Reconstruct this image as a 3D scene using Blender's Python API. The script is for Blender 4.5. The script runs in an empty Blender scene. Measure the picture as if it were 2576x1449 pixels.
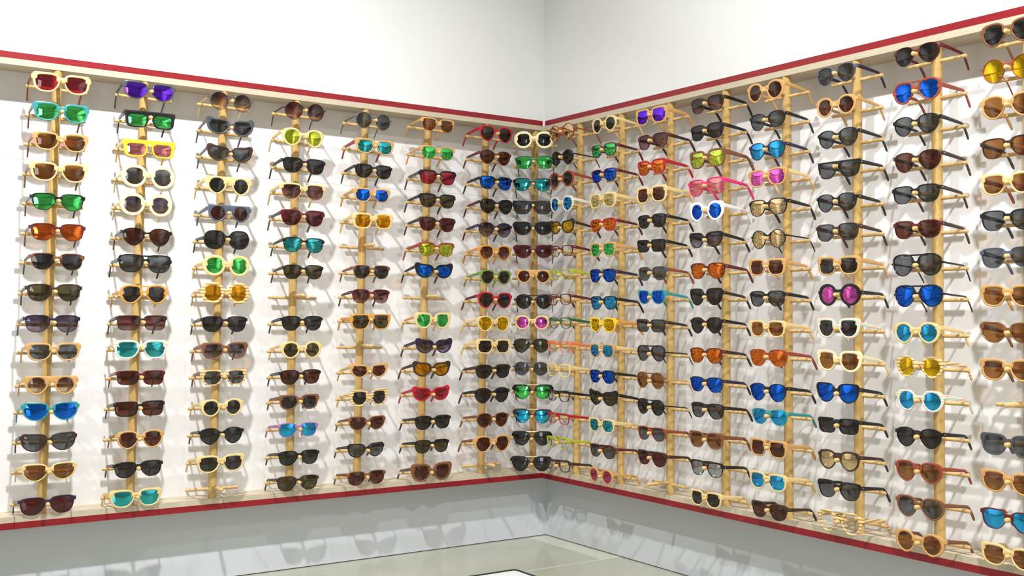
import bpy, bmesh, math, random
from mathutils import Vector, Matrix
random.seed(7)
S = bpy.context.scene
COL = S.collection
PI = math.pi

EXPO=.03
LP_W=17.
PANE_GLOW=6.
def ME_OBJ(n,me): return bpy.data.objects.new(n,me)
# ------------------------------------------------------------------ helpers
def lin(c):
    return tuple(((v/255)/12.92 if v/255 <= .04045 else ((v/255+.055)/1.055)**2.4) for v in c)

def link(o, parent=None):
    COL.objects.link(o)
    if parent: o.parent = parent
    return o

def mesh_obj(name, me, mat=None, parent=None):
    o = bpy.data.objects.new(name, me)
    if mat is not None and not me.materials: me.materials.append(mat)
    return link(o, parent)

def new_mesh(name, verts, faces, mat=None, angle=35):
    me = bpy.data.meshes.new(name)
    me.from_pydata([tuple(v) for v in verts], [], faces)
    bm = bmesh.new(); bm.from_mesh(me)
    bmesh.ops.recalc_face_normals(bm, faces=bm.faces)
    for f in bm.faces: f.smooth = True
    bm.to_mesh(me); bm.free()
    me.set_sharp_from_angle(angle=math.radians(angle))
    if mat is not None: me.materials.append(mat)
    me.update()
    return me

def thing(name, label, cat, group=None, loc=(0,0,0), rz=0):
    o = bpy.data.objects.new(name, None); o.empty_display_size = .02
    o.location = loc; o.rotation_euler = (0,0,rz)
    o['label'] = label; o['category'] = cat
    if group: o['group'] = group
    return link(o)

def box_data(x0,x1,y0,y1,z0,z1):
    v=[(x0,y0,z0),(x1,y0,z0),(x1,y1,z0),(x0,y1,z0),(x0,y0,z1),(x1,y0,z1),(x1,y1,z1),(x0,y1,z1)]
    f=[(0,3,2,1),(4,5,6,7),(0,1,5,4),(1,2,6,5),(2,3,7,6),(3,0,4,7)]
    return v,f

def box(name, x0,x1,y0,y1,z0,z1, mat, parent=None, bevel=0):
    v,f = box_data(x0,x1,y0,y1,z0,z1)
    me = new_mesh(name, v, f, mat)
    if bevel:
        bm=bmesh.new(); bm.from_mesh(me)
        bmesh.ops.bevel(bm, geom=list(bm.edges), offset=bevel, segments=2, affect='EDGES')
        bm.to_mesh(me); bm.free()
    return mesh_obj(name, me, None, parent)

def structure(o):
    o['kind']='structure'; return o

def lathe(profile, n=20, axis='z'):
    V=[];F=[]
    for (r,t) in profile:
        for k in range(n):
            a=2*PI*k/n; c,s=r*math.cos(a),r*math.sin(a)
            V.append({'z':(c,s,t),'x':(t,c,s),'y':(c,t,s)}[axis])
    m=len(profile)
    for i in range(m-1):
        for k in range(n):
            k2=(k+1)%n
            F.append((i*n+k,i*n+k2,(i+1)*n+k2,(i+1)*n+k))
    F.append(tuple(range(n))[::-1]); F.append(tuple((m-1)*n+k for k in range(n)))
    return V,F

# ------------------------------------------------------------------ materials
def nt(name):
    m=bpy.data.materials.new(name); m.use_nodes=True
    t=m.node_tree; t.nodes.clear()
    out=t.nodes.new('ShaderNodeOutputMaterial')
    return m,t,out

def principled(name, rgb, rough=.5, spec=.5, noise=0., scale=(1,1,1), nscale=30, coat=0., bump=0., obj=True):
    """plain colour with a fine procedural grain"""
    m,t,out=nt(name)
    p=t.nodes.new('ShaderNodeBsdfPrincipled')
    p.inputs['Roughness'].default_value=rough
    p.inputs['Specular IOR Level'].default_value=spec
    p.inputs['Coat Weight'].default_value=coat
    c=lin(rgb)
    tc=t.nodes.new('ShaderNodeTexCoord'); mp=t.nodes.new('ShaderNodeMapping')
    mp.inputs['Scale'].default_value=scale
    no=t.nodes.new('ShaderNodeTexNoise'); no.inputs['Scale'].default_value=nscale; no.inputs['Detail'].default_value=3
    t.links.new(tc.outputs['Object'],mp.inputs[0]); t.links.new(mp.outputs[0],no.inputs['Vector'])
    r=t.nodes.new('ShaderNodeValToRGB')
    lo=tuple(max(0,v*(1-noise)) for v in c)+(1,); hi=tuple(min(1,v*(1+noise)) for v in c)+(1,)
    r.color_ramp.elements[0].position=.3; r.color_ramp.elements[1].position=.7
    r.color_ramp.elements[0].color=lo; r.color_ramp.elements[1].color=hi
    t.links.new(no.outputs['Fac'],r.inputs[0]); t.links.new(r.outputs[0],p.inputs['Base Color'])
    if bump:
        b=t.nodes.new('ShaderNodeBump'); b.inputs['Strength'].default_value=bump; b.inputs['Distance'].default_value=.001
        t.links.new(no.outputs['Fac'],b.inputs['Height']); t.links.new(b.outputs[0],p.inputs['Normal'])
    t.links.new(p.outputs[0],out.inputs[0])
    return m

def layered(name, cols, period=.008, rough=.4):
    """laminated wood: coloured plies stacked upwards"""
    m,t,out=nt(name)
    p=t.nodes.new('ShaderNodeBsdfPrincipled'); p.inputs['Roughness'].default_value=rough
    tc=t.nodes.new('ShaderNodeTexCoord'); sx=t.nodes.new('ShaderNodeSeparateXYZ')
    mu=t.nodes.new('ShaderNodeMath'); mu.operation='MULTIPLY'; mu.inputs[1].default_value=1/period
    fr=t.nodes.new('ShaderNodeMath'); fr.operation='FRACT'
    r=t.nodes.new('ShaderNodeValToRGB'); r.color_ramp.interpolation='CONSTANT'
    e=r.color_ramp.elements
    while len(e)<len(cols): e.new(.5)
    for i,c in enumerate(cols):
        e[i].position=i/len(cols); e[i].color=lin(c)+(1,)
    t.links.new(tc.outputs['Object'],sx.inputs[0]); t.links.new(sx.outputs['Z'],mu.inputs[0])
    t.links.new(mu.outputs[0],fr.inputs[0]); t.links.new(fr.outputs[0],r.inputs[0])
    t.links.new(r.outputs[0],p.inputs['Base Color']); t.links.new(p.outputs[0],out.inputs[0])
    return m

def wood(name, rgb, rough=.38):
    return principled(name, rgb, rough, .45, .16, (40,300,600), 1.2)

def lens_mat(name, tint, mirror=None, fac=.0, tint2=None, tilt=None):
    """thin coated lens: tinted see-through body + reflective coat.
    tint = what comes through, mirror/tilt = coat colour seen square on / aslant."""
    m,t,out=nt(name)
    tr=t.nodes.new('ShaderNodeBsdfTransparent')
    sq=lambda c: tuple(math.sqrt(v) for v in c)+(1,)   # two faces to pass
    tc=t.nodes.new('ShaderNodeTexCoord'); sx=t.nodes.new('ShaderNodeSeparateXYZ')
    t.links.new(tc.outputs['Object'],sx.inputs[0])
    mr=t.nodes.new('ShaderNodeMapRange'); mr.inputs['From Min'].default_value=-.018; mr.inputs['From Max'].default_value=.012
    t.links.new(sx.outputs['Z'],mr.inputs['Value'])
    r=t.nodes.new('ShaderNodeValToRGB')
    r.color_ramp.elements[0].color=sq(tint2 or tint); r.color_ramp.elements[1].color=sq(tint)
    t.links.new(mr.outputs[0],r.inputs[0]); t.links.new(r.outputs[0],tr.inputs[0])
    gl=t.nodes.new('ShaderNodeBsdfGlossy'); gl.inputs['Roughness'].default_value=.03
    mix=t.nodes.new('ShaderNodeMixShader')
    if mirror:
        lw=t.nodes.new('ShaderNodeLayerWeight'); lw.inputs['Blend'].default_value=.5
        cm=t.nodes.new('ShaderNodeMix'); cm.data_type='RGBA'
        cm.inputs[6].default_value=tuple(mirror)+(1,); cm.inputs[7].default_value=tuple(tilt or mirror)+(1,)
        t.links.new(lw.outputs['Facing'],cm.inputs[0]); t.links.new(cm.outputs[2],gl.inputs[0])
        mix.inputs[0].default_value=fac
    else:
        gl.inputs[0].default_value=(1,1,1,1)
        lw=t.nodes.new('ShaderNodeLayerWeight'); lw.inputs['Blend'].default_value=.5     # Schlick reflectance of one face
        pw=t.nodes.new('ShaderNodeMath'); pw.operation='POWER'; pw.inputs[1].default_value=5
        ma=t.nodes.new('ShaderNodeMath'); ma.operation='MULTIPLY_ADD'; ma.inputs[1].default_value=.95; ma.inputs[2].default_value=.045
        t.links.new(lw.outputs['Facing'],pw.inputs[0]); t.links.new(pw.outputs[0],ma.inputs[0]); t.links.new(ma.outputs[0],mix.inputs[0])
    t.links.new(tr.outputs[0],mix.inputs[1]); t.links.new(gl.outputs[0],mix.inputs[2])
    t.links.new(mix.outputs[0],out.inputs[0])
    return m

def wall_paint(name, rgb, rough=.85, spec=.2, var=.012):
    return principled(name, rgb, rough, spec, var, (1,1,1), 3)

M_WALL=wall_paint('white wall paint',(229,230,229))
M_BACK=wall_paint('white back board',(240,240,241),.6,.25,.01)
M_PLINTH=wall_paint('grey laminate plinth',(208,212,217),.4,.4,.01)
M_CEIL=wall_paint('ceiling paint',(220,220,218))
M_BANDS=layered('banded wall',[(226,226,224),(226,226,224),(226,226,224),(130,128,124)],.42,.6)  # grey bands made up so the mirrored lenses have stripes to reflect
M_GLOW=bpy.data.materials.new('added glow pane'); M_GLOW.use_nodes=True  # glow of the added pane behind the camera
_p=M_GLOW.node_tree.nodes['Principled BSDF']; _p.inputs['Emission Color'].default_value=(.93,.97,1,1); _p.inputs['Emission Strength'].default_value=PANE_GLOW
M_RED=principled('red edge paint',(142,17,29),.38,.5,.10,(3,3,60),2.2)
M_LIP=principled('pale plywood edge',(200,188,164),.55,.35,.06,(6,6,90),2.5)
M_POLE=principled('bamboo dowel',(200,166,102),.45,.4,.14,(60,60,5),2.2,bump=.15)
M_PEG=principled('peg dowel',(212,176,116),.42,.4,.14,(30,120,120),1.6)
M_TOP=principled('olive grey glossy floor tile',(170,172,155),.1,.5,.05,(1,1,1),5)
M_SEAM=principled('pale tile joint',(216,219,200),.2,.5,.03,(1,1,1),8)
M_STRIP=principled('pale floor strip',(196,201,180),.12,.5,.05,(1,1,1),8)
M_CAB=wall_paint('counter body laminate',(225,225,222),.5)
M_BLACKRIM=principled('black rim',(14,14,15),.3,.5,.2,(1,1,1),40)
M_WHITE=principled('white inlay',(236,238,234),.3,.5,.02,(1,1,1),40)
M_GOLD=principled('gold metal bar',(226,196,140),.25,.8,.05,(1,1,1),60)
M_GOLD.node_tree.nodes['Principled BSDF'].inputs['Metallic'].default_value=.9
M_STEEL=principled('steel hinge',(200,200,200),.25,.8,.05,(1,1,1),60)
M_STEEL.node_tree.nodes['Principled BSDF'].inputs['Metallic'].default_value=.9

FR={}
for k,(nm,rgb,wd) in dict(pb=('pale bamboo',(232,204,142),1),cr=('cream',(242,228,180),0),tn=('tan wood',(208,160,98),1),
    br=('brown wood',(126,80,52),1),db=('dark brown',(60,38,30),1),ma=('maroon',(92,24,32),0),bk=('black',(20,19,21),0),
    gy=('grey',(74,76,82),0),sl=('slate',(78,88,108),0),pu=('dark purple',(44,32,62),0),te=('teal',(54,146,150),0),
    gn=('green',(112,146,58),0),li=('lime green',(176,184,50),0),dg=('dark green',(34,92,50),0),re=('red',(178,26,44),0),
    hp=('hot pink',(232,46,120),0),og=('orange',(236,120,60),0),ye=('yellow',(248,204,48),0),wh=('white',(236,240,240),0),
    pp=('mauve pink',(168,108,176),0),am=('amber wood',(216,150,62),1),rb=('reddish brown',(150,66,46),1)).items():
    FR[k]=(nm, wood(nm+' frame',rgb) if wd else principled(nm+' frame',rgb,.28,.5,.05,(1,1,1),60))
FR['pa']=('pastel striped',layered('pastel striped plies',[(246,190,180),(240,232,214),(186,226,190),(240,232,214)],.0125))
FR['ze']=('striped bamboo',layered('striped bamboo plies',[(238,212,150),(238,212,150),(180,128,74)],.0085))
BLK=FR['bk'][1]
LN={}
def L_(k,nm,*a,**kw): LN[k]=(nm,lens_mat(nm+' lens '+k,*a,**kw))
L_('dk','dark',(.035,.033,.036)); L_('gr','grey',(.115,.125,.14)); L_('ol','olive',(.085,.075,.03))
L_('br','brown',(.28,.115,.022)); L_('rb','red-brown',(.105,.022,.008)); L_('ma','burgundy',(.12,.013,.02))
L_('gm','burgundy gradient',(.085,.015,.017),tint2=(.42,.26,.27)); L_('gb','brown gradient',(.10,.035,.02),tint2=(.72,.56,.36))
L_('gp','purple-grey gradient',(.05,.03,.055),tint2=(.32,.28,.33)); L_('cl','clear',(.93,.95,.95))
L_('rd','red',(.42,.012,.05)); L_('am','amber',(.62,.26,.015),mirror=(.9,.55,.05),fac=.25); L_('ap','yellow',(.85,.6,.05),mirror=(.9,.7,.1),fac=.25)
L_('mb','blue mirror',(.02,.03,.22),mirror=(.02,.22,1.),fac=.8,tilt=(.04,.02,.9))
L_('mc','light blue mirror',(.05,.16,.3),mirror=(.05,.6,1.),fac=.75,tilt=(.08,.16,.95))
L_('mt','teal mirror',(.05,.2,.2),mirror=(.07,.6,.64),fac=.75,tilt=(.05,.34,.68))
L_('mg','green mirror',(.03,.25,.04),mirror=(.14,.85,.2),fac=.75,tilt=(.03,.6,.3))
L_('mo','orange mirror',(.45,.08,.015),mirror=(1.,.22,.05),fac=.65,tilt=(.95,.5,.06))
L_('my','yellow mirror',(.5,.32,.02),mirror=(1.,.62,.02),fac=.7,tilt=(.8,.75,.05))
L_('ml','lime mirror',(.45,.5,.05),mirror=(.75,.85,.06),fac=.7,tilt=(.55,.8,.3))
L_('mp','pink mirror',(.45,.05,.3),mirror=(1.,.16,.8),fac=.7,tilt=(.9,.3,.75))
L_('pm','magenta mirror',(.35,.04,.1),mirror=(.65,.08,.35),fac=.55,tilt=(.9,.35,.25))
L_('mv','violet mirror',(.05,.02,.25),mirror=(.22,.05,.95),fac=.75,tilt=(.1,.04,.95))
L_('mk','gold copper mirror',(.3,.22,.08),mirror=(.95,.68,.4),fac=.7,tilt=(.75,.75,.35))
L_('gd','pale gold',(.62,.56,.28),mirror=(.9,.85,.5),fac=.35)
L_('po','pink',(.72,.28,.3),mirror=(1.,.45,.5),fac=.4)
L_('mi','silver mirror',(.12,.12,.13),mirror=(.75,.77,.8),fac=.5)

# ------------------------------------------------------------------ spectacle geometry (millimetres -> metres)
N=44
def ST(cx=34.5,a=25.5,b=19.5,n=3.2,tp=.1,nc=.2,up=0.,dz=0.,t0=3.9,tt=1.5,to=1.3,tcn=5.5,zb=8.5,hb=6.5,top=None,hz=13.,
       temple='wide',bar=None,W=140.,shape='soft-square',tear=0.,low=None,barb=False,nb=None):
    return dict(locals())
STY={
 'W':ST(), 'T':ST(a=27,b=20.5,n=3.2,tp=.13,nc=.3,t0=1.5,tt=1.3,to=.5,tcn=2.2,zb=9,hb=5.5,temple='mid'),
 'S':ST(a=25,b=19.5,n=3.8,nb=3.2,tp=.07,nc=.16,t0=4.4,tt=1.5,to=2.5,tcn=4,shape='square'),
 'X2':ST(a=27.5,b=18,n=4.6,tp=.06,nc=.12,t0=2,tt=1.6,to=1.,tcn=2.5,zb=8,hb=5,temple='mid',shape='rectangular'),
 'R':ST(cx=35,a=25.5,b=25,n=2.05,tp=0,nc=0,t0=1.6,tt=.4,to=.4,tcn=1.5,zb=9,hb=3.5,temple='thin',hz=8,shape='large round'),
 'RB':ST(cx=35,a=23,b=22.5,n=2.05,tp=0,nc=0,t0=6.5,tt=.5,to=2,tcn=1,zb=7,hb=7,temple='mid',hz=6,shape='thick round'),
 'K':ST(cx=35,a=22.5,b=21.5,n=2.15,tp=.04,nc=.04,t0=4.4,tt=1.2,to=2.,tcn=4.,zb=7,hb=6,temple='mid',shape='round'),
 'K2':ST(cx=35,a=22.5,b=21,n=2.15,tp=.04,nc=.04,t0=5.5,tt=2,to=2.5,tcn=6.,zb=7,hb=6,up=.08,temple='mid',shape='round'),
 'P':ST(cx=34.5,a=24.5,b=22,n=2.45,tp=.14,nc=.14,t0=3.6,tt=1.2,to=1.5,tcn=3.5,zb=8,hb=5,temple='mid',shape='round'),
 'P2':ST(cx=34.5,a=26.3,b=23,n=2.35,tp=.16,nc=.14,t0=1.3,tt=.8,to=.5,tcn=2.2,zb=9,hb=4,temple='mid',shape='round'),
 'G':ST(cx=35,a=22,b=21,n=2.1,tp=.06,nc=.05,t0=4.2,tt=1,to=2,tcn=2,top=25.,zb=8,hb=8,shape='round flat-top'),
 'O':ST(cx=36,a=23.5,b=22,n=2.5,tp=0,nc=.1,t0=7.,tt=1,to=2.2,tcn=0,zb=4,hb=8,temple='wide',hz=4,shape='oversized oval'),
 'O2':ST(cx=36,a=28,b=24.5,n=2.8,tp=0,nc=.1,t0=2.6,tt=.6,to=.8,tcn=0,zb=7,hb=5,temple='mid',hz=4,shape='oversized oval'),
 'C':ST(cx=34,a=26,b=17.5,n=2.6,tp=.16,nc=.12,up=.42,t0=4.2,tt=1.2,to=1.5,tcn=8,zb=5,hb=5,temple='mid',hz=14,shape='cat-eye'),
 'C2':ST(cx=34,a=27,b=19.8,n=2.7,tp=.15,nc=.16,up=.24,t0=2.6,tt=1.2,to=.8,tcn=3.6,zb=6,hb=5,temple='mid',hz=13,shape='cat-eye'),
 'B':ST(cx=35,a=24.5,b=21,n=2.8,tp=.15,nc=.12,up=.12,t0=5.2,tt=1.2,to=2.2,tcn=5,zb=5,hb=5,temple='mid',hz=12,shape='butterfly'),
 'B2':ST(cx=35,a=27,b=22.5,n=2.7,tp=.17,nc=.15,up=.12,t0=2.6,tt=1.,to=1.,tcn=4,zb=5,hb=4,temple='mid',hz=12,shape='butterfly'),
 'F':ST(cx=34.5,a=24,b=16,n=4.4,dz=-5,tp=.05,nc=.12,t0=4.2,tt=3,to=3.5,tcn=2,top=21.,zb=10,hb=14,shape='flat-top'),
 'F2':ST(cx=34.5,a=27,b=19.5,n=3.2,dz=-2,tp=.12,nc=.2,t0=2.2,tt=2,to=1.5,tcn=2,top=21.,zb=13,hb=9,temple='mid',shape='flat-top'),
 'A':ST(cx=34,a=25,b=22.5,n=2.5,tp=.12,nc=.25,t0=4.,tt=1,to=2,tcn=1,zb=5,hb=4,temple='mid',hz=4,bar=23.,tear=.12,shape='teardrop'),
 'A2':ST(cx=34,a=27,b=24,n=2.5,tp=.12,nc=.25,t0=1.9,tt=1,to=1,tcn=1,zb=5,hb=3.5,temple='thin',hz=4,bar=23.5,tear=.12,shape='teardrop'),
 'N':ST(cx=34.5,a=27,b=20.5,n=3.6,tp=.14,nc=.16,t0=2.4,tt=1,to=1,tcn=1.5,zb=7,hb=5,temple='mid',hz=7,bar=20.,shape='double-bar square'),
 'N2':ST(cx=34.5,a=27,b=21,n=3.8,tp=.12,nc=.18,t0=3.,tt=1.5,to=2,tcn=2,top=24,zb=13,hb=12,temple='wide',hz=8,shape='flat-top square'),
 'D':ST(cx=34.5,a=25.5,b=24,n=2.2,tp=.06,nc=.06,t0=1.7,tt=.4,to=.4,tcn=1,zb=5,hb=3,temple='thin',hz=8,bar=22.,shape='double-bar round'),
 'L':ST(a=26.5,b=20,n=3.2,tp=.14,nc=.2,t0=.9,tt=4.,to=.6,tcn=5,zb=10,hb=5,temple='mid',low=True,hz=13,shape='browline'),
 'L2':ST(cx=35,a=25,b=22,n=2.6,tp=.14,nc=.14,t0=1.5,tt=4.,to=.6,tcn=6,zb=6,hb=3,temple='mid',low=True,hz=13,bar=25.,barb=True,shape='browline'),
 'E':ST(a=25.5,b=17.5,n=3.6,tp=.1,nc=.16,t0=1.9,tt=1.4,to=1.2,tcn=3,zb=7,hb=4.5,temple='mid',shape='rectangular'),
 'E2':ST(a=24.5,b=18.5,n=3.8,tp=.08,nc=.14,t0=4.4,tt=1.4,to=2,tcn=4,zb=7,hb=6,shape='square'),
 'EK':ST(cx=35.5,a=23.5,b=23,n=2.3,tp=.06,nc=.06,t0=4.,tt=1,to=2,tcn=3,zb=8,hb=5,shape='round'),
}
def wrap(x): return 1.05*x*x

def outlines(s):
    """lens and rim outlines of the right-hand eye, millimetres"""
    inn=[];
    for k in range(N):
        th=2*PI*k/N; c,sn=math.cos(th),math.sin(th); e=2/(s['n'] if sn>=0 else s['nb'] or s['n']*.84)
        x=s['a']*math.copysign(abs(c)**e,c); z=s['b']*math.copysign(abs(sn)**e,sn)
        u,v=x/s['a'],z/s['b']
        x*=1+s['tp']*v
        if u<0 and v<0: x+=s['nc']*s['a']*(-v)*(-u)
        if u>0 and v>0: z+=s['up']*s['b']*u*u*v
        elif u>0: z+=.25*s['up']*s['b']*u*u*(-v)
        if s['tear']: x+=s['tear']*s['a']*(-v if v<0 else 0)*.6
        inn.append((s['cx']+x,z+s['dz']))
    out=[]
    for k in range(N):
        (xa,za),(xb,zb)=inn[k-1],inn[(k+1)%N]
        tx,tz=xb-xa,zb-za; l=math.hypot(tx,tz) or 1
        nx,nz=tz/l,-tx/l
        th=2*PI*k/N; c,sn=math.cos(th),math.sin(th)
        d=math.degrees(th)
        t=s['t0']+s['tt']*max(0,sn)**1.2+s['to']*max(0,c)**2+s['tcn']*math.exp(-((d-38)/20)**2)
        if s['low'] and sn<-.05: t=max(.7,s['t0'])
        x,z=inn[k][0]+nx*t,inn[k][1]+nz*t
        if s['top'] and sn>0:
            q=min(1,sn/.45); zf=s['top']
            z=max(z,z*(1-q)+zf*q) if sn<.45 else zf
            x=s['cx']+(s['a']*(1+s['tp'])+s['t0']+ (s['to'] if c>0 else 0))*max(-1,min(1,c*1.25))
        out.append((x,z))
    return inn,out

def front_mesh(key):
    s=STY[key]; inn,out=outlines(s); V=[];F=[]
    def P(x,z,y): return (x/1000, wrap(x/1000)+y/1000, z/1000)
    D=4.2
    def ring(sgn):
        b0=len(V)
        for k in range(N):
            (xi,zi),(xo,zo)=inn[k],out[k]
            def m(f): return xi+(xo-xi)*f, zi+(zo-zi)*f
            for f,y in ((0,.9),(.28,0),(.72,0),(1,.9),(1,D-.8),(.8,D),(.15,D),(0,D-.6)):
                x,z=m(f); V.append(P(sgn*x,z,y))
        for k in range(N):
            k2=(k+1)%N
            for j in range(8):
                j2=(j+1)%8
                F.append((b0+k*8+j,b0+k2*8+j,b0+k2*8+j2,b0+k*8+j2))
    ring(1); ring(-1)
    # bridge: an arch between the rims
    xi=s['cx']-s['a']+3.5
    zb,hb=s['zb'],s['hb']; zt=(s['top'] if s['top'] else zb+hb)
    b0=len(V); nb=10
    for k in range(nb+1):
        u=-1+2*k/nb; x=xi*u
        lo=zb-5*abs(u)**2.2; hi=zt+(0 if s['top'] else (s['dz']+s['b']*.80-zt)*abs(u)**1.6)
        for z,y in ((lo,.6),(lo+.8,.1),(hi-.8,.1),(hi,.6),(hi,D-.4),(lo,D-.4)): V.append(P(x,z,y))
    for k in range(nb):
        for j in range(6):
            j2=(j+1)%6
            F.append((b0+k*6+j,b0+(k+1)*6+j,b0+(k+1)*6+j2,b0+k*6+j2))
    F.append(tuple(b0+j for j in range(6))); F.append(tuple(b0+nb*6+j for j in range(6)))
    # end pieces carrying the hinges
    hz=s['hz']; hh={'wide':6.,'mid':4.4,'thin':2.3}[s['temple']]; xo=s['W']/2
    for sg in (1,-1):
        b0=len(V)
        xin=s['cx']+s['a']*.86
        for x,h,y0,y1 in ((xin,hh*.8,.8,D-.4),(xo-3.5,hh,1.,D+1),(xo-.6,hh*.95,1.8,D+4)):
            for z,y in ((hz-h,y0),(hz+h,y0),(hz+h,y1),(hz-h,y1)): V.append(P(sg*x,z,y))
        for k in range(2):
            for j in range(4):
                j2=(j+1)%4; F.append((b0+k*4+j,b0+(k+1)*4+j,b0+(k+1)*4+j2,b0+k*4+j2))
        F.append((b0,b0+1,b0+2,b0+3)); F.append((b0+8,b0+9,b0+10,b0+11))
    return new_mesh('front_frame',V,F,BLK,40)

def lens_mesh(key,sg):
    s=STY[key]; inn,_=outlines(s); V=[];F=[]
    mx=sum(p[0] for p in inn)/N; mz=sum(p[1] for p in inn)/N
    rings=(.25,.55,.8,1.02)
    for side,yo in ((0,1.5),(1,3.)):
        V.append((sg*mx/1000,wrap(mx/1000)+(yo-2.9)/1000,mz/1000))
        for r in rings:
            for k in range(N):
                x=mx+(inn[k][0]-mx)*r; z=mz+(inn[k][1]-mz)*r
                V.append((sg*x/1000,wrap(x/1000)+(yo-2.9*(1-r*r))/1000,z/1000))
    nn=1+N*len(rings)
    for sd in (0,1):
        o=sd*nn
        for k in range(N):
            F.append((o,o+1+k,o+1+(k+1)%N))
            for i in range(len(rings)-1):
                a=o+1+i*N
                F.append((a+k,a+(k+1)%N,a+N+(k+1)%N,a+N+k))
    a=1+(len(rings)-1)*N
    for k in range(N):
        F.append((a+k,a+(k+1)%N,nn+a+(k+1)%N,nn+a+k))
    return new_mesh('lens',V,F,BLK,50)

BAR_DROP=-.0125   # crossbar axis below the bridge underside
def temple_mesh(key,sg,reach):
    """reach = distance frame -> crossbar in metres (temple rests there, then bends down)"""
    s=STY[key]; R=reach*1000
    h0,h1={'wide':(6.6,4.4),'mid':(5.4,3.8),'thin':(2.4,2.)}[s['temple']]
    th={'wide':2.,'mid':1.8,'thin':1.3}[s['temple']]
    zbar=s['zb']+BAR_DROP*1000+4.5-R*.0524
    y0=wrap(s['W']/2000)*1000+4.5
    pts=[]
    for u in (0,.12,.35,.6,.85,1.):
        y=y0+(R+3-y0)*u; h=h0+(h1-h0)*u
        z=s['hz']+(zbar+h1+.3-s['hz'])*u
        pts.append((s['W']/2-2.6-1.2*u,y,z,h))
    yb,zb_=pts[-1][1],pts[-1][2]
    for dy,dz,h in ((7,-2,h1*.98),(15,-8.5,h1*.95),(22,-17,h1*1.),(29,-27,h1*1.05),(34,-35,h1*.95),(36,-38.5,h1*.5)):
        pts.append((s['W']/2-4-dy*.12,yb+dy,zb_+dz,h))
    V=[];F=[];n=8
    for i,(x,y,z,h) in enumerate(pts):
        a=pts[max(0,i-1)];b=pts[min(len(pts)-1,i+1)]
        ty,tz=b[1]-a[1],b[2]-a[2];l=math.hypot(ty,tz);ny,nz=-tz/l,ty/l
        for k in range(n):
            an=2*PI*(k+.5)/n
            cx=math.copysign(abs(math.cos(an))**.6,math.cos(an))*th; cz=math.copysign(abs(math.sin(an))**.6,math.sin(an))*h
            V.append((sg*(x+cx)/1000,(y+ny*cz)/1000,(z+nz*cz)/1000))
    for i in range(len(pts)-1):
        for k in range(n):
            k2=(k+1)%n; F.append((i*n+k,i*n+k2,(i+1)*n+k2,(i+1)*n+k))
    F.append(tuple(range(n))); F.append(tuple((len(pts)-1)*n+k for k in range(n)))
    return new_mesh('temple',V,F,BLK,50)

def hinge_mesh(key,sg):
    s=STY[key]; y=wrap(s['W']/2000)*1000+3.2; x=s['W']/2-.75
    v,f=box_data(x-2.4,x+.55,y,y+5.2,s['hz']-.9,s['hz']+.9)
    return new_mesh('hinge',[(sg*a/1000,b/1000,c/1000) for a,b,c in v],f,BLK)

def bar_mesh(key):
    s=STY[key]; V=[];F=[]; xi=s['cx']-2; n=8; nb=12; r=1.5 if not s['barb'] else 1.2
    for k in range(nb+1):
        u=-1+2*k/nb; x=xi*u; z=s['bar']-(2.6*u*u if s['barb'] else 1.0*u**4)
        for j in range(n):
            a=2*PI*j/n; V.append((x/1000,wrap(x/1000)+(1.8+r*math.cos(a))/1000,(z+r*1.3*math.sin(a))/1000))
    for k in range(nb):
        for j in range(n):
            F.append((k*n+j,k*n+(j+1)%n,(k+1)*n+(j+1)%n,(k+1)*n+j))
    F.append(tuple(range(n))); F.append(tuple(nb*n+j for j in range(n)))
    return new_mesh('top_bar',V,F,BLK,60)

CACHE={}
def cached(fn,*a):
    k=(fn.__name__,)+a
    if k not in CACHE: CACHE[k]=fn(*a)
    return CACHE[k]
def part(name,me,mat,parent):
    o=bpy.data.objects.new(name,me)
    o.material_slots[0].link='OBJECT'; o.material_slots[0].material=mat
    return link(o,parent)

def glasses(loc,rz,scale,sty,fr,ln,tmp,where,reach,roll,yaw):
    s=STY[sty]; clear=(ln=='cl')
    kind='eyeglasses' if clear else 'sunglasses'
    lab='%s %s %s with %s lenses, %s'%(s['shape'],FR[fr][0],kind,LN[ln][0],where)
    if clear: lab='%s %s eyeglasses with clear lenses, %s'%(s['shape'],FR[fr][0],where)
    g=thing(kind,lab,'glasses','glasses hung on the wooden display poles',loc)
    g.rotation_euler=(math.radians(3.),roll,rz+yaw); g.scale=(scale,)*3
    fm=FR[fr][1]; tm=FR[tmp][1] if tmp else fm
    ff=part('front_frame',cached(front_mesh,sty),fm,g)
    for sg in (-1,1):
        part('lens',cached(lens_mesh,sty,sg),LN[ln][1],g)
        t=part('temple',cached(temple_mesh,sty,sg,round(reach,3)),tm,g)
        if s['temple']=='mid' and fr in ('bk','db','ma','gy','sl','pu'): part('hinge',cached(hinge_mesh,sty,sg),M_STEEL,t)['label']='small bright metal hinge'
        if tmp and tmp!=fr: t['label']=FR[tmp][0]+' temple'
    if s['bar']:
        part('top_bar',cached(bar_mesh,sty),M_GOLD if s['barb'] else fm,g)
    return g

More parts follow.
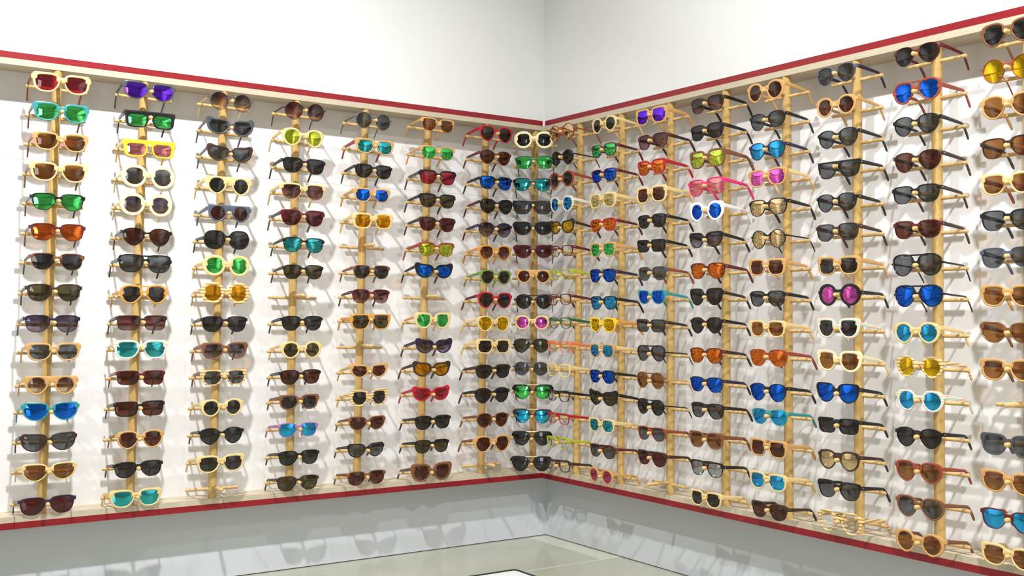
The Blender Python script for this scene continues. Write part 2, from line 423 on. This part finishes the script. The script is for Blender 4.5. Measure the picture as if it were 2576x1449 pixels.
# ------------------------------------------------------------------ the place: corner of two walls with shallow display bays
ZR0,ZR1=0.,.017            # lower red edge
ZS=.032                    # bay floor
ZT0,ZT1=1.184,1.217        # top board
DEP=.087                   # bay depth
XL,YR=-3.9,-4.4            # room extents
CEIL=2.45; FL=-.2125; REC=.07   # plinth set back under the bays
box_s=lambda n,*a: structure(box(n,*a))
box_s('wall_left',XL,.2,0,.2,ZT1,CEIL,M_WALL)
box_s('wall_right',0,.2,YR,0,ZT1,CEIL,M_WALL)
box_s('wall_rear',XL,.2,YR-.1,YR,FL,CEIL,M_BANDS)
box_s('wall_side',XL-.1,XL,YR-.1,.2,FL,CEIL,M_BANDS)
box_s('added_pane_1',-3.55,-2.75,YR-.0005,YR+.01,.1,1.5,M_GLOW)  # unseen glowing pane, added for lens highlights and fill under the bays
# tiled floor: large glossy tiles, a paler strip in the corner, pale joints
V=[];F=[];MI=[]
def slab(x0,x1,y0,y1,z,mi):
    v,f=box_data(x0,x1,y0,y1,FL-.05,z); o=len(V); V.extend(v); F.extend(tuple(i+o for i in q) for q in f); MI.extend([mi]*6)
GX=[-.006-1.2*i for i in range(5)]; GY=[-.325-.6*i for i in range(8)]
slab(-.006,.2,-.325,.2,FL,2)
for i in range(4):
    xa,xb=(GX[i+1]+.004 if i<3 else XL),GX[i]
    slab(xa,xb-.0005,-.325,.2,FL,0)
for j in range(7):
    ya,yb=(GY[j+1]+.004 if j<6 else YR),GY[j]-.0075
    for i in range(4):
        xa,xb=(GX[i+1]+.004 if i<3 else XL),(GX[i] if i else .2)
        slab(xa,xb,ya,yb,FL,0)
slab(XL,.2,YR,.2,FL-.0008,1)
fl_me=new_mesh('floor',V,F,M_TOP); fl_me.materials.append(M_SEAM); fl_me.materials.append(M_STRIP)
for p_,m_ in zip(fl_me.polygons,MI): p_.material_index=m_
structure(mesh_obj('floor',fl_me))
box_s('ceiling',XL-.1,.2,YR-.1,.2,CEIL,CEIL+.1,M_CEIL)
box_s('baseboard_left',XL,.2,REC,.2,FL+.0025,ZR0,M_PLINTH)
box_s('baseboard_right',REC,.2,YR,REC,FL+.0025,ZR0,M_PLINTH)

bl=thing('display_bay','long white display bay with red edges left of the corner','display',None,(-1.5,0,0))
br=thing('display_bay','long white display bay with red edges right of the corner','display',None,(0,-1.5,0),0)
def pbox(name,x0,x1,y0,y1,z0,z1,mat,par):
    ox,oy,_=par.location
    return box(name,x0-ox,x1-ox,y0-oy,y1-oy,z0,z1,mat,par)
ZJ=.955                    # joint of the two back boards
g=.0003
pbox('top_board',XL,DEP,0,DEP+.02,ZT0,ZT0+.016,M_LIP,bl)
pbox('red_edge',XL,-.0055,0,.03,ZT0+.016,ZT1,M_RED,bl)
pbox('corner_bead',-.0055,.03,0,.03,ZT0+.016,ZT1,M_BACK,bl)
pbox('bottom_board',XL,DEP,0,DEP+.02,ZR1,ZS,M_LIP,bl)
pbox('red_edge',XL,0,0,.03,ZR0,ZR1,M_RED,bl)
pbox('back_board',XL,DEP,DEP,DEP+.02,ZS,ZJ-g,M_BACK,bl)
pbox('back_board',XL,DEP,DEP,DEP+.02,ZJ+g,ZT0,M_BACK,bl)
pbox('top_board',0,DEP+.02,YR,0,ZT0,ZT0+.016,M_LIP,br)
pbox('red_edge',0,.03,YR,-.0055,ZT0+.016,ZT1,M_RED,br)
pbox('corner_bead',0,.03,-.0055,0,ZT0+.016,ZT1,M_BACK,br)
pbox('bottom_board',0,DEP+.02,YR,0,ZR1,ZS,M_LIP,br)
pbox('red_edge',0,.03,YR,0,ZR0,ZR1,M_RED,br)
pbox('back_board',DEP,DEP+.02,YR,DEP,ZS,ZT0,M_BACK,br)

# tray with a thin black rim lying on the counter
def rrect(w,d,r,n=6):
    o=[]
    for (cx,cy,a0) in ((w/2-r,d/2-r,0),(-w/2+r,d/2-r,90),(-w/2+r,-d/2+r,180),(w/2-r,-d/2+r,270)):
        for k in range(n+1):
            a=math.radians(a0+90*k/n); o.append((cx+r*math.cos(a),cy+r*math.sin(a)))
    return o
tr=thing('board','white board with thin black rim lying on the tiled floor','board',None,(-.325-.15,-.318-.105,FL),0)
def prism(o2,z0,z1):
    n=len(o2); V=[(x,y,z0) for x,y in o2]+[(x,y,z1) for x,y in o2]
    F=[tuple(range(n))[::-1],tuple(range(n,2*n))]+[(k,(k+1)%n,n+(k+1)%n,n+k) for k in range(n)]
    return V,F
oo,ii=rrect(.30,.21,.014),rrect(.288,.198,.010); n=len(oo)
V=[(x,y,0) for x,y in oo]+[(x,y,.009) for x,y in oo]+[(x,y,.009) for x,y in ii]+[(x,y,0) for x,y in ii]
F=[]
for k in range(n):
    k2=(k+1)%n
    for j in range(4):
        j2=(j+1)%4; F.append((j*n+k,j*n+k2,j2*n+k2,j2*n+k))
mesh_obj('rim',new_mesh('rim',V,F,M_BLACKRIM),None,tr)
V,F=prism(rrect(.2878,.1978,.010),0,.006); mesh_obj('panel',new_mesh('panel',V,F,M_WHITE),None,tr)

# ------------------------------------------------------------------ poles, pegs and everything hung on them
def bar_profile(h=.076,r=.0045):
    p=[(.0015,-h),(r*.85,-h+.0008),(r,-h+.003),(r,-h+.013),(r*.66,-h+.015),(r,-h+.017),(r,-h+.030),(r*.72,-h+.032),(r,-h+.034)]
    return p+[(a,-b) for a,b in p[::-1]]
def peg_profile(a,b,r=.0052):
    return [(r,-a),(r,-(b-.020)),(r*.62,-(b-.0185)),(r,-(b-.017)),(r,-(b-.002)),(r*.6,-b)]
V,F=lathe(bar_profile(),14,'x'); ME_BAR=new_mesh('crossbar',V,F,M_PEG,50)
def peg_mesh(ln):
    V,F=lathe(peg_profile(.010,ln),14,'y'); return new_mesh('nose_peg',V,F,M_PEG,50)
V,F=lathe([(.012,0),(.012,.2),(.012,.6),(.012,1.)],24); ME_POLE=new_mesh('pole',V,F,M_POLE,50)
ORD=['topmost','second','third','fourth','fifth','sixth','seventh','eighth','ninth','tenth','eleventh','twelfth','thirteenth','fourteenth','lowest']
PN={1:'leftmost pole',8:'corner pole',9:'first pole right of corner',16:'rightmost pole'}
for k in range(2,8): PN[k]=ORD[k-1]+' pole from left'
for k in range(10,16): PN[k]=ORD[k-9]+' pole right of corner'
# pole: (x, y, turn, reach, lean per metre, rows); row: (level, along mm, height mm, scale, style, frame, lens, temple) or (level, height mm)
POLES={
 1:(-1.5882,0.0130,0.0000,0.070,0.0175,[
  (0,17.6,1138.1,1.038,'W','pb','rd','rb'),
  (1,17.9,1063.3,0.989,'W','te','mg','br'),
  (2,18.1,987.6,0.981,'W','tn','br','br'),
  (3,15.6,909.8,1.028,'W','pb','br','br'),
  (4,13.9,833.2,0.965,'T','bk','mg',''),
  (5,14.2,755.8,0.985,'T','ma','mo',''),
  (6,14.5,680.6,0.970,'T','br','dk','db'),
  (7,8.2,601.2,0.988,'T','db','ol',''),
  (8,4.7,522.2,0.993,'T','pu','gp',''),
  (9,9.7,450.4,0.960,'W','tn','gr',''),
  (10,4.4,365.7,0.964,'G','tn','gb',''),
  (11,4.6,299.1,1.011,'C2','te','mb',''),
  (12,1.1,221.8,0.995,'C2','db','gr',''),
  (13,4.2,146.2,0.976,'C2','pb','br',''),
  (14,0.9,62.1,1.001,'T','pu','ma','')]),
 2:(-1.3654,0.0130,0.0000,0.070,0.0187,[
  (0,17.2,1144.7,1.020,'C2','gy','mv','gy'),
  (1,20.4,1071.2,0.968,'F','bk','mg','bk'),
  (2,19.5,993.0,0.997,'F','ye','po','ye'),
  (3,18.6,916.0,1.019,'O','cr','gr',''),
  (4,14.5,840.0,0.994,'O','cr','gp',''),
  (5,15.8,753.9,0.971,'P2','bk','rb',''),
  (6,12.7,682.6,1.037,'N','bk','gr',''),
  (7,10.8,600.8,0.945,'A','am','dk',''),
  (8,6.7,524.5,0.973,'X2','db','gm',''),
  (9,5.7,453.7,1.032,'W','pa','mt',''),
  (10,5.8,378.7,0.934,'X2','ma','rb',''),
  (11,4.0,296.6,0.971,'X2','bk','rb',''),
  (12,7.3,215.3,0.926,'P','tn','rb','br'),
  (13,3.3,136.7,0.947,'T','bk','dk',''),
  (14,-1.7,60.5,0.989,'W','pb','mt','')]),
 3:(-1.1388,0.0130,0.0000,0.070,0.0155,[
  (0,15.7,1143.0,0.946,'R','gy','gb','pb'),
  (1,15.6,1071.5,0.995,'C','gy','dk','gy'),
  (2,15.5,996.8,0.945,'C','db','gr','gy'),
  (3,13.3,907.5,0.985,'G','pb','dk',''),
  (4,15.5,829.8,0.928,'G','sl','rb','sl'),
  (5,9.7,756.3,0.958,'O2','bk','dk',''),
  (6,10.7,684.2,0.982,'O','pb','mg',''),
  (7,8.4,607.8,1.005,'O','ze','am',''),
  (8,6.2,521.5,0.971,'T','bk','dk',''),
  (9,8.4,447.5,0.963,'W','br','gp',''),
  (10,7.2,373.7,0.946,'W','ze','gr','br'),
  (11,2.7,290.1,0.911,'K','pb','dk',''),
  (12,1.5,212.2,0.935,'P2','bk','dk',''),
  (13,1.5,135.4,0.999,'W','pb','dk',''),
  (14,64.7)]),
 4:(-0.9078,0.0130,0.0000,0.070,0.0065,[
  (0,6.6,1140.9,0.973,'R','db','gm','db'),
  (1,2.7,1063.8,0.988,'K','pb','ml',''),
  (2,6.2,981.8,0.998,'T','bk','dk','bk'),
  (3,4.7,905.2,1.050,'L','pb','gm',''),
  (4,4.4,828.7,1.023,'L','ma','ma','gy'),
  (5,7.9,751.4,0.952,'T','bk','mt',''),
  (6,7.6,672.8,0.925,'T','bk','ol',''),
  (7,605.7),
  (8,5.9,524.0,0.950,'T','bk','dk',''),
  (9,5.6,446.8,0.949,'K','pb','ol',''),
  (10,2.9,368.7,0.939,'T','bk','rb',''),
  (11,0.2,296.5,0.900,'W','br','dk',''),
  (12,-2.5,216.4,0.918,'T','pp','mc',''),
  (13,1.0,136.0,0.937,'T','bk','dk',''),
  (14,-1.7,63.1,0.953,'T','db','ol','')]),
 5:(-0.6893,0.0130,0.0000,0.070,0.0140,[
  (0,11.5,1136.7,0.935,'R','sl','gr','gy'),
  (1,17.8,1058.9,0.947,'W','tn','mt','rb'),
  (2,13.3,983.6,0.935,'T','bk','dk','bk'),
  (3,10.1,911.0,0.900,'W','tn','mb',''),
  (4,13.7,833.0,0.983,'S','pb','am',''),
  (5,762.3),
  (6,10.2,678.9,0.913,'T','br','dk',''),
  (7,8.4,605.7,0.931,'T','ma','gm','db'),
  (8,9.3,529.0,0.969,'N2','am','ol',''),
  (9,456.8),
  (10,5.7,380.7,0.910,'C','tn','rb',''),
  (11,6.6,300.7,0.929,'B','ze','dk',''),
  (12,0.9,224.6,0.900,'C2','br','rb',''),
  (13,-2.1,143.9,0.900,'C2','bk','gr',''),
  (14,0.2,60.9,0.944,'T','br','rb','')]),
 6:(-0.4670,0.0130,0.0000,0.070,0.0153,[
  (0,14.9,1147.0,0.916,'L','tn','br',''),
  (1,15.9,1059.3,0.916,'L','tn','mg',''),
  (2,16.7,981.6,0.988,'L','bk','rd','gy'),
  (3,16.0,907.7,0.977,'L','bk','ol',''),
  (4,16.2,833.9,0.977,'L','db','ma',''),
  (5,14.7,755.1,0.976,'L','rb','ml',''),
  (6,6.8,687.5,0.973,'C','bk','mb',''),
  (7,610.3),
  (8,3.6,533.1,0.928,'B','pb','mg','tn'),
  (9,9.3,452.4,0.962,'C','pu','gp',''),
  (10,1.4,380.5,0.979,'C','db','am',''),
  (11,0.1,304.0,0.955,'C','re','rd',''),
  (12,6.8,215.5,0.970,'T','bk','dk',''),
  (13,4.0,141.5,0.927,'T','bk','ol',''),
  (14,4.4,61.1,1.050,'B','br','rb','gy')]),
 7:(-0.2376,0.0130,0.0000,0.070,0.0070,[
  (0,6.3,1141.4,0.984,'P','re','dk',''),
  (1,3.9,1064.5,0.927,'P2','ma','rb',''),
  (2,6.2,981.5,0.949,'T','bk','mb',''),
  (3,10.0,905.2,0.984,'P2','bk','dk','ma'),
  (4,4.6,828.4,0.970,'P2','pu','gp',''),
  (5,5.3,753.4,0.959,'P','am','gm',''),
  (6,8.5,674.6,0.915,'P','gn','dk',''),
  (7,6.7,599.6,0.992,'P','re','dk','ma'),
  (8,2.8,523.4,0.968,'P','pb','my',''),
  (9,3.5,449.9,0.979,'S','pb','dk',''),
  (10,1.1,368.9,1.011,'T','db','dk',''),
  (11,-2.2,291.8,1.009,'P2','bk','dk',''),
  (12,1.1,212.1,0.954,'P2','br','rb',''),
  (13,1.8,135.0,1.043,'P','tn','rb','br'),
  (14,65.6)]),
 8:(-0.0272,0.0154,-0.6720,0.080,0.0004,[
  (0,0.6,1139.3,0.959,'O','cr','dk',''),
  (1,3.8,1063.2,0.958,'T','dg','mg',''),
  (2,-3.6,988.6,0.958,'T','bk','mt',''),
  (3,-1.8,912.6,0.957,'N2','bk','gr',''),
  (4,0.1,842.1,0.995,'C2','bk','dk',''),
  (5,1.9,764.9,0.985,'C2','ma','ma',''),
  (6,2.5,681.3,0.900,'G','tn','rb',''),
  (7,4.2,597.7,0.965,'D','bk','dk',''),
  (8,-1.7,527.4,0.900,'K','pb','mp',''),
  (9,-3.8,450.5,0.900,'A2','bk','ol',''),
  (10,-3.3,373.8,0.900,'D','gy','gr',''),
  (11,2.6,295.9,0.991,'L2','bk','mg',''),
  (12,1.8,215.3,0.953,'L2','db','mc',''),
  (13,1.0,141.5,0.971,'L2','bk','dk',''),
  (14,-1.0,57.1,1.009,'L2','bk','dk','')]),
 9:(0.0130,-0.1747,-1.5708,0.080,0.0114,[
  (0,8.7,1146.5,1.008,'R','rb','mk',''),
  (1,13.6,1064.0,0.900,'R','bk','dk','bk'),
  (2,10.1,993.2,0.974,'K','rb','dk',''),
  (3,10.9,913.0,0.973,'K','pa','mc',''),
  (4,13.2,837.8,0.939,'C','db','ap',''),
  (5,12.3,760.4,0.900,'E','ma','cl',''),
  (6,9.1,683.4,0.900,'E','li','cl',''),
  (7,3.5,603.6,0.900,'E','ma','cl',''),
  (8,6.5,527.6,0.900,'E','dg','cl',''),
  (9,0.8,451.5,0.900,'E','og','cl',''),
  (10,-0.1,374.1,0.914,'E2','pb','cl',''),
  (11,0.5,292.1,0.900,'E','bk','cl',''),
  (12,1.2,219.0,0.900,'E','re','cl',''),
  (13,-2.2,140.4,0.912,'E','li','cl',''),
  (14,4.4,66.4,0.900,'E','db','cl','')]),
 10:(0.0130,-0.3989,-1.5708,0.080,0.0007,[
  (0,2.5,1141.7,0.906,'K','pb','dk',''),
  (1,1.3,1061.9,0.900,'T','ma','mg',''),
  (2,1.9,984.4,0.900,'T','ma','mb',''),
  (3,-3.2,907.4,0.935,'S','pb','gd',''),
  (4,-0.6,831.2,0.900,'T','re','mo','ma'),
  (5,-1.9,755.2,0.934,'W','tn','mg',''),
  (6,-1.2,675.6,0.933,'T','pu','mb',''),
  (7,4.4,591.7,0.929,'T','bk','mc',''),
  (8,0.2,524.0,0.931,'W','ye','my','am'),
  (9,-3.0,444.6,0.900,'W','tn','mc','pb'),
  (10,-0.4,365.4,0.900,'T','bk','mb',''),
  (11,4.2,299.1,0.981,'C','bk','ol',''),
  (12,-2.9,215.5,0.900,'W','pb','mt',''),
  (13,3.5,137.1,0.900,'T','ma','gr',''),
  (14,-4.0,60.8,0.900,'K','tn','pm','')]),
 11:(0.0130,-0.6247,-1.5708,0.080,-0.0040,[
  (0,-7.0,1137.1,0.987,'S','tn','mv',''),
  (1,-0.1,1061.6,0.971,'T','ma','gm','db'),
  (2,-4.3,986.7,0.900,'W','re','mo',''),
  (3,-5.5,906.6,0.985,'S','pb','rb',''),
  (4,-1.5,828.6,0.900,'T','bk','dk',''),
  (5,-4.5,756.9,0.900,'X2','bk','dk',''),
  (6,1.3,675.8,0.900,'T','gy','gr','rb'),
  (7,-1.7,607.7,0.900,'C2','te','mb','te'),
  (8,-4.6,524.5,0.907,'X2','db','gr',''),
  (9,-2.4,445.0,0.900,'A2','bk','gr',''),
  (10,-5.3,366.5,0.931,'D','br','br','tn'),
  (11,-3.1,289.6,0.900,'D','bk','dk',''),
  (12,0.9,211.8,0.900,'T','rb','gr',''),
  (13,3.1,139.8,0.938,'L','db','ma',''),
  (14,66.7)]),
 12:(0.0130,-0.8493,-1.5708,0.080,-0.0029,[
  (0,-1.6,1135.3,0.950,'T','db','gm','bk'),
  (1,-2.7,1059.8,0.961,'T','bk','dk',''),
  (2,-0.9,985.2,1.026,'W','br','ml',''),
  (3,-5.1,908.0,1.050,'T','hp','po',''),
  (4,-3.3,840.9,0.982,'K2','wh','mb',''),
  (5,-6.0,762.8,0.927,'C2','bk','gp',''),
  (6,2.1,677.5,0.967,'T','ma','mo',''),
  (7,-3.7,606.9,0.925,'B2','bk','dk','db'),
  (8,-1.8,528.7,0.913,'P2','bk','dk',''),
  (9,-3.0,446.2,0.935,'T','ma','mo','db'),
  (10,-1.1,367.1,0.922,'T','pu','mb',''),
  (11,3.2,296.2,0.940,'T','bk','gr',''),
  (12,-1.9,215.6,0.943,'W','br','br',''),
  (13,1.5,137.2,0.919,'L','bk','mi',''),
  (14,-2.7,55.8,0.900,'W','pb','dk','')]),
 13:(0.0130,-1.0745,-1.5708,0.080,-0.0101,[
  (0,-15.1,1136.6,0.950,'K','tn','rb',''),
  (1,-7.6,1059.1,0.900,'P2','bk','gr',''),
  (2,-8.7,982.1,0.916,'P2','pu','mc',''),
  (3,-8.6,912.2,0.944,'W','tn','mp','pb'),
  (4,-5.7,835.1,0.952,'T','bk','mk',''),
  (5,-4.1,753.1,0.900,'R','bk','mk',''),
  (6,-9.3,680.7,0.900,'S','tn','rb',''),
  (7,-7.8,599.9,0.900,'T','bk','gr',''),
  (8,-7.6,522.4,0.900,'W','pb','br',''),
  (9,-3.3,448.2,0.967,'T','rb','mo',''),
  (10,-4.4,360.0,0.937,'P2','bk','mb',''),
  (11,1.3,297.6,0.900,'T','te','mc',''),
  (12,-4.1,216.7,0.936,'S','tn','rb',''),
  (13,-5.0,132.5,0.936,'W','pb','mc',''),
  (14,0.3,57.5,0.913,'L','db','rb','')]),
 14:(0.0130,-1.2948,-1.5708,0.080,-0.0071,[
  (0,-10.2,1139.8,0.905,'P2','sl','gr','pu'),
  (1,-10.1,1063.6,0.900,'K','tn','rb',''),
  (2,-4.2,984.9,0.900,'P2','bk','gr',''),
  (3,-2.9,910.9,0.924,'F2','bk','gr',''),
  (4,-7.6,829.8,0.900,'P2','bk','gr',''),
  (5,-6.4,757.9,0.933,'T','db','gr',''),
  (6,-2.8,677.5,0.922,'S','tn','dk',''),
  (7,-0.1,607.8,0.911,'RB','bk','mp',''),
  (8,-3.9,527.9,0.913,'B','pa','dk',''),
  (9,-1.5,449.0,0.953,'B','cr','br',''),
  (10,-6.2,372.7,0.922,'B2','bk','mb',''),
  (11,-3.8,294.1,0.903,'X2','bk','dk',''),
  (12,-1.4,212.0,0.901,'P','db','mk',''),
  (13,-1.4,140.2,0.951,'L','bk','gr',''),
  (14,1.0,65.0,0.957,'EK','ze','cl','')]),
 15:(0.0130,-1.5139,-1.5708,0.080,-0.0061,[
  (0,-4.4,1144.6,0.900,'P2','ma','dk',''),
  (1,-5.6,1063.2,0.936,'A','rb','mb',''),
  (2,-6.7,986.4,0.900,'P2','bk','gr',''),
  (3,-3.8,904.7,0.926,'P2','db','rb',''),
  (4,-8.0,831.0,0.906,'T','bk','gr','db'),
  (5,-5.0,751.5,0.911,'T','ma','rb','db'),
  (6,-6.1,672.4,0.955,'A2','bk','gr',''),
  (7,-2.2,603.0,0.944,'A2','bk','mb',''),
  (8,-7.0,520.5,0.904,'K','pb','mc',''),
  (9,0.6,444.6,0.905,'K','ze','my',''),
  (10,1.5,369.7,0.918,'K','pa','mc',''),
  (11,-1.6,287.4,0.900,'P2','bk','dk',''),
  (12,-1.8,211.7,0.900,'P','rb','br',''),
  (13,1.2,133.0,0.931,'P','br','gr',''),
  (14,-1.0,54.6,0.960,'K','tn','br','br')]),
 16:(0.0130,-1.7263,-1.5708,0.080,0.0016,[
  (0,2.3,1149.6,0.950,'P','br','dk',''),
  (1,2.0,1073.3,0.950,'R','rb','my',''),
  (2,1.8,996.2,0.950,'P','tn','br',''),
  (3,1.5,910.2,0.950,'T','db','br',''),
  (4,1.2,834.2,0.950,'W','pb','br','rb'),
  (5,0.9,758.3,0.950,'T','bk','gr',''),
  (6,0.7,680.8,0.950,'T','sl','gr',''),
  (7,0.4,601.1,0.950,'W','tn','br',''),
  (8,0.1,524.7,0.950,'C2','br','br',''),
  (9,-0.1,447.6,0.950,'W','tn','br','br'),
  (10,376.4),
  (11,1.0,292.2,0.950,'W','gy','gr',''),
  (12,0.8,215.5,0.950,'W','tn','br',''),
  (13,0.5,137.3,0.950,'T','ma','mc','rb'),
  (14,0.2,63.2,0.950,'W','pb','br','')]),
}
for pk,(px,py,rz,reach,lean,rows) in POLES.items():
    H=ZT0-ZS
    pole=thing('display_pole','bamboo pole with crossbars and pegs, '+PN[pk],'display pole','bamboo display poles',(px,py,ZS),rz)
    o=mesh_obj('pole',ME_POLE,None,pole); o.scale=(1,1,H)
    ux=Vector((math.cos(rz),math.sin(rz),0)); uy=Vector((-math.sin(rz),math.cos(rz),0))
    # lean: the pole is sheared upright by a small turn about its own front axis
    pole.rotation_euler=(0,math.atan(lean),rz)
    for r in rows:
        if len(r)==2: zb=r[1]/1000; xb=lean*(zb-ZS)
        else:
            lv,al,hz,sc,sty,fr,ln,tmp=r
            sc_=sc; s=STY[sty]; zg=hz/1000
            base=Vector((px,py,0))
            loc=base+ux*(al/1000)-uy*reach; loc.z=zg
            rr=random.uniform(-.012,.012); yw=random.uniform(-.02,.02)
            glasses(loc,rz,sc_,sty,fr,ln,tmp,(ORD[lv]+(' down' if 0<lv<14 else ''))+', '+PN[pk],reach/sc_,rr,yw)
            zb=zg+s['zb']/1000*sc_-.0056
        # pegs sit in the pole's own (leaning) frame
        t=(zb-ZS)
        peg=link(ME_OBJ('nose_peg',cached(peg_mesh,round(reach+.010,3))),pole); peg.location=(0,0,t)
        cb=link(ME_OBJ('crossbar',ME_BAR),pole); cb.location=(0,0,t-.0069)
# ------------------------------------------------------------------ light: two rows of ceiling panels, bounced by the white room
def lamp(x,y,z,tx,ty,tz,w,sx=.30,sy=.11,spread=150):
    L=bpy.data.lights.new('ceiling_lamp','AREA'); L.shape='RECTANGLE'; L.size=sx; L.size_y=sy; L.energy=w; L.spread=math.radians(spread)
    L.color=(1.,.992,.982)
    o=bpy.data.objects.new('ceiling_lamp',L); link(o); o.location=(x,y,z)
    d=Vector((tx-x,ty-y,tz-z)); o.rotation_euler=d.to_track_quat('-Z','Y').to_euler()
for x,k in ((-1.65,1.),(-2.75,.45),(-.75,.16)):
    lamp(x,-1.2,2.29,min(-.3,x+.25),0,.42,LP_W*k,.06,.045,98)
for y,k in ((-2.55,1.),(-3.45,.5),(-1.6,.42)):
    lamp(-1.2,y,2.29,0,y+.45,.42,LP_W*k,.06,.045,98)
w=bpy.data.worlds.new('World'); S.world=w; w.use_nodes=True
w.node_tree.nodes['Background'].inputs[0].default_value=(.9,.93,1,1); w.node_tree.nodes['Background'].inputs[1].default_value=.3

cam=bpy.data.cameras.new('Camera'); co=bpy.data.objects.new('Camera',cam); link(co)
cam.sensor_width=36; cam.lens=38.2431; cam.clip_start=.05
co.matrix_world=Matrix([[0.825393, -0.019521, -0.56422, -2.182204], [-0.564508, -0.015301, -0.825285, -3.004476], [0.007477, 0.999692, -0.023649, 0.557049], [0.0, 0.0, 0.0, 1.0]])
S.camera=co
S.view_settings.view_transform='Standard'; S.view_settings.look='None'
S.view_settings.gamma=1; S.view_settings.use_curve_mapping=False; S.view_settings.exposure=EXPO
S.cycles.max_bounces=12; S.cycles.transparent_max_bounces=24
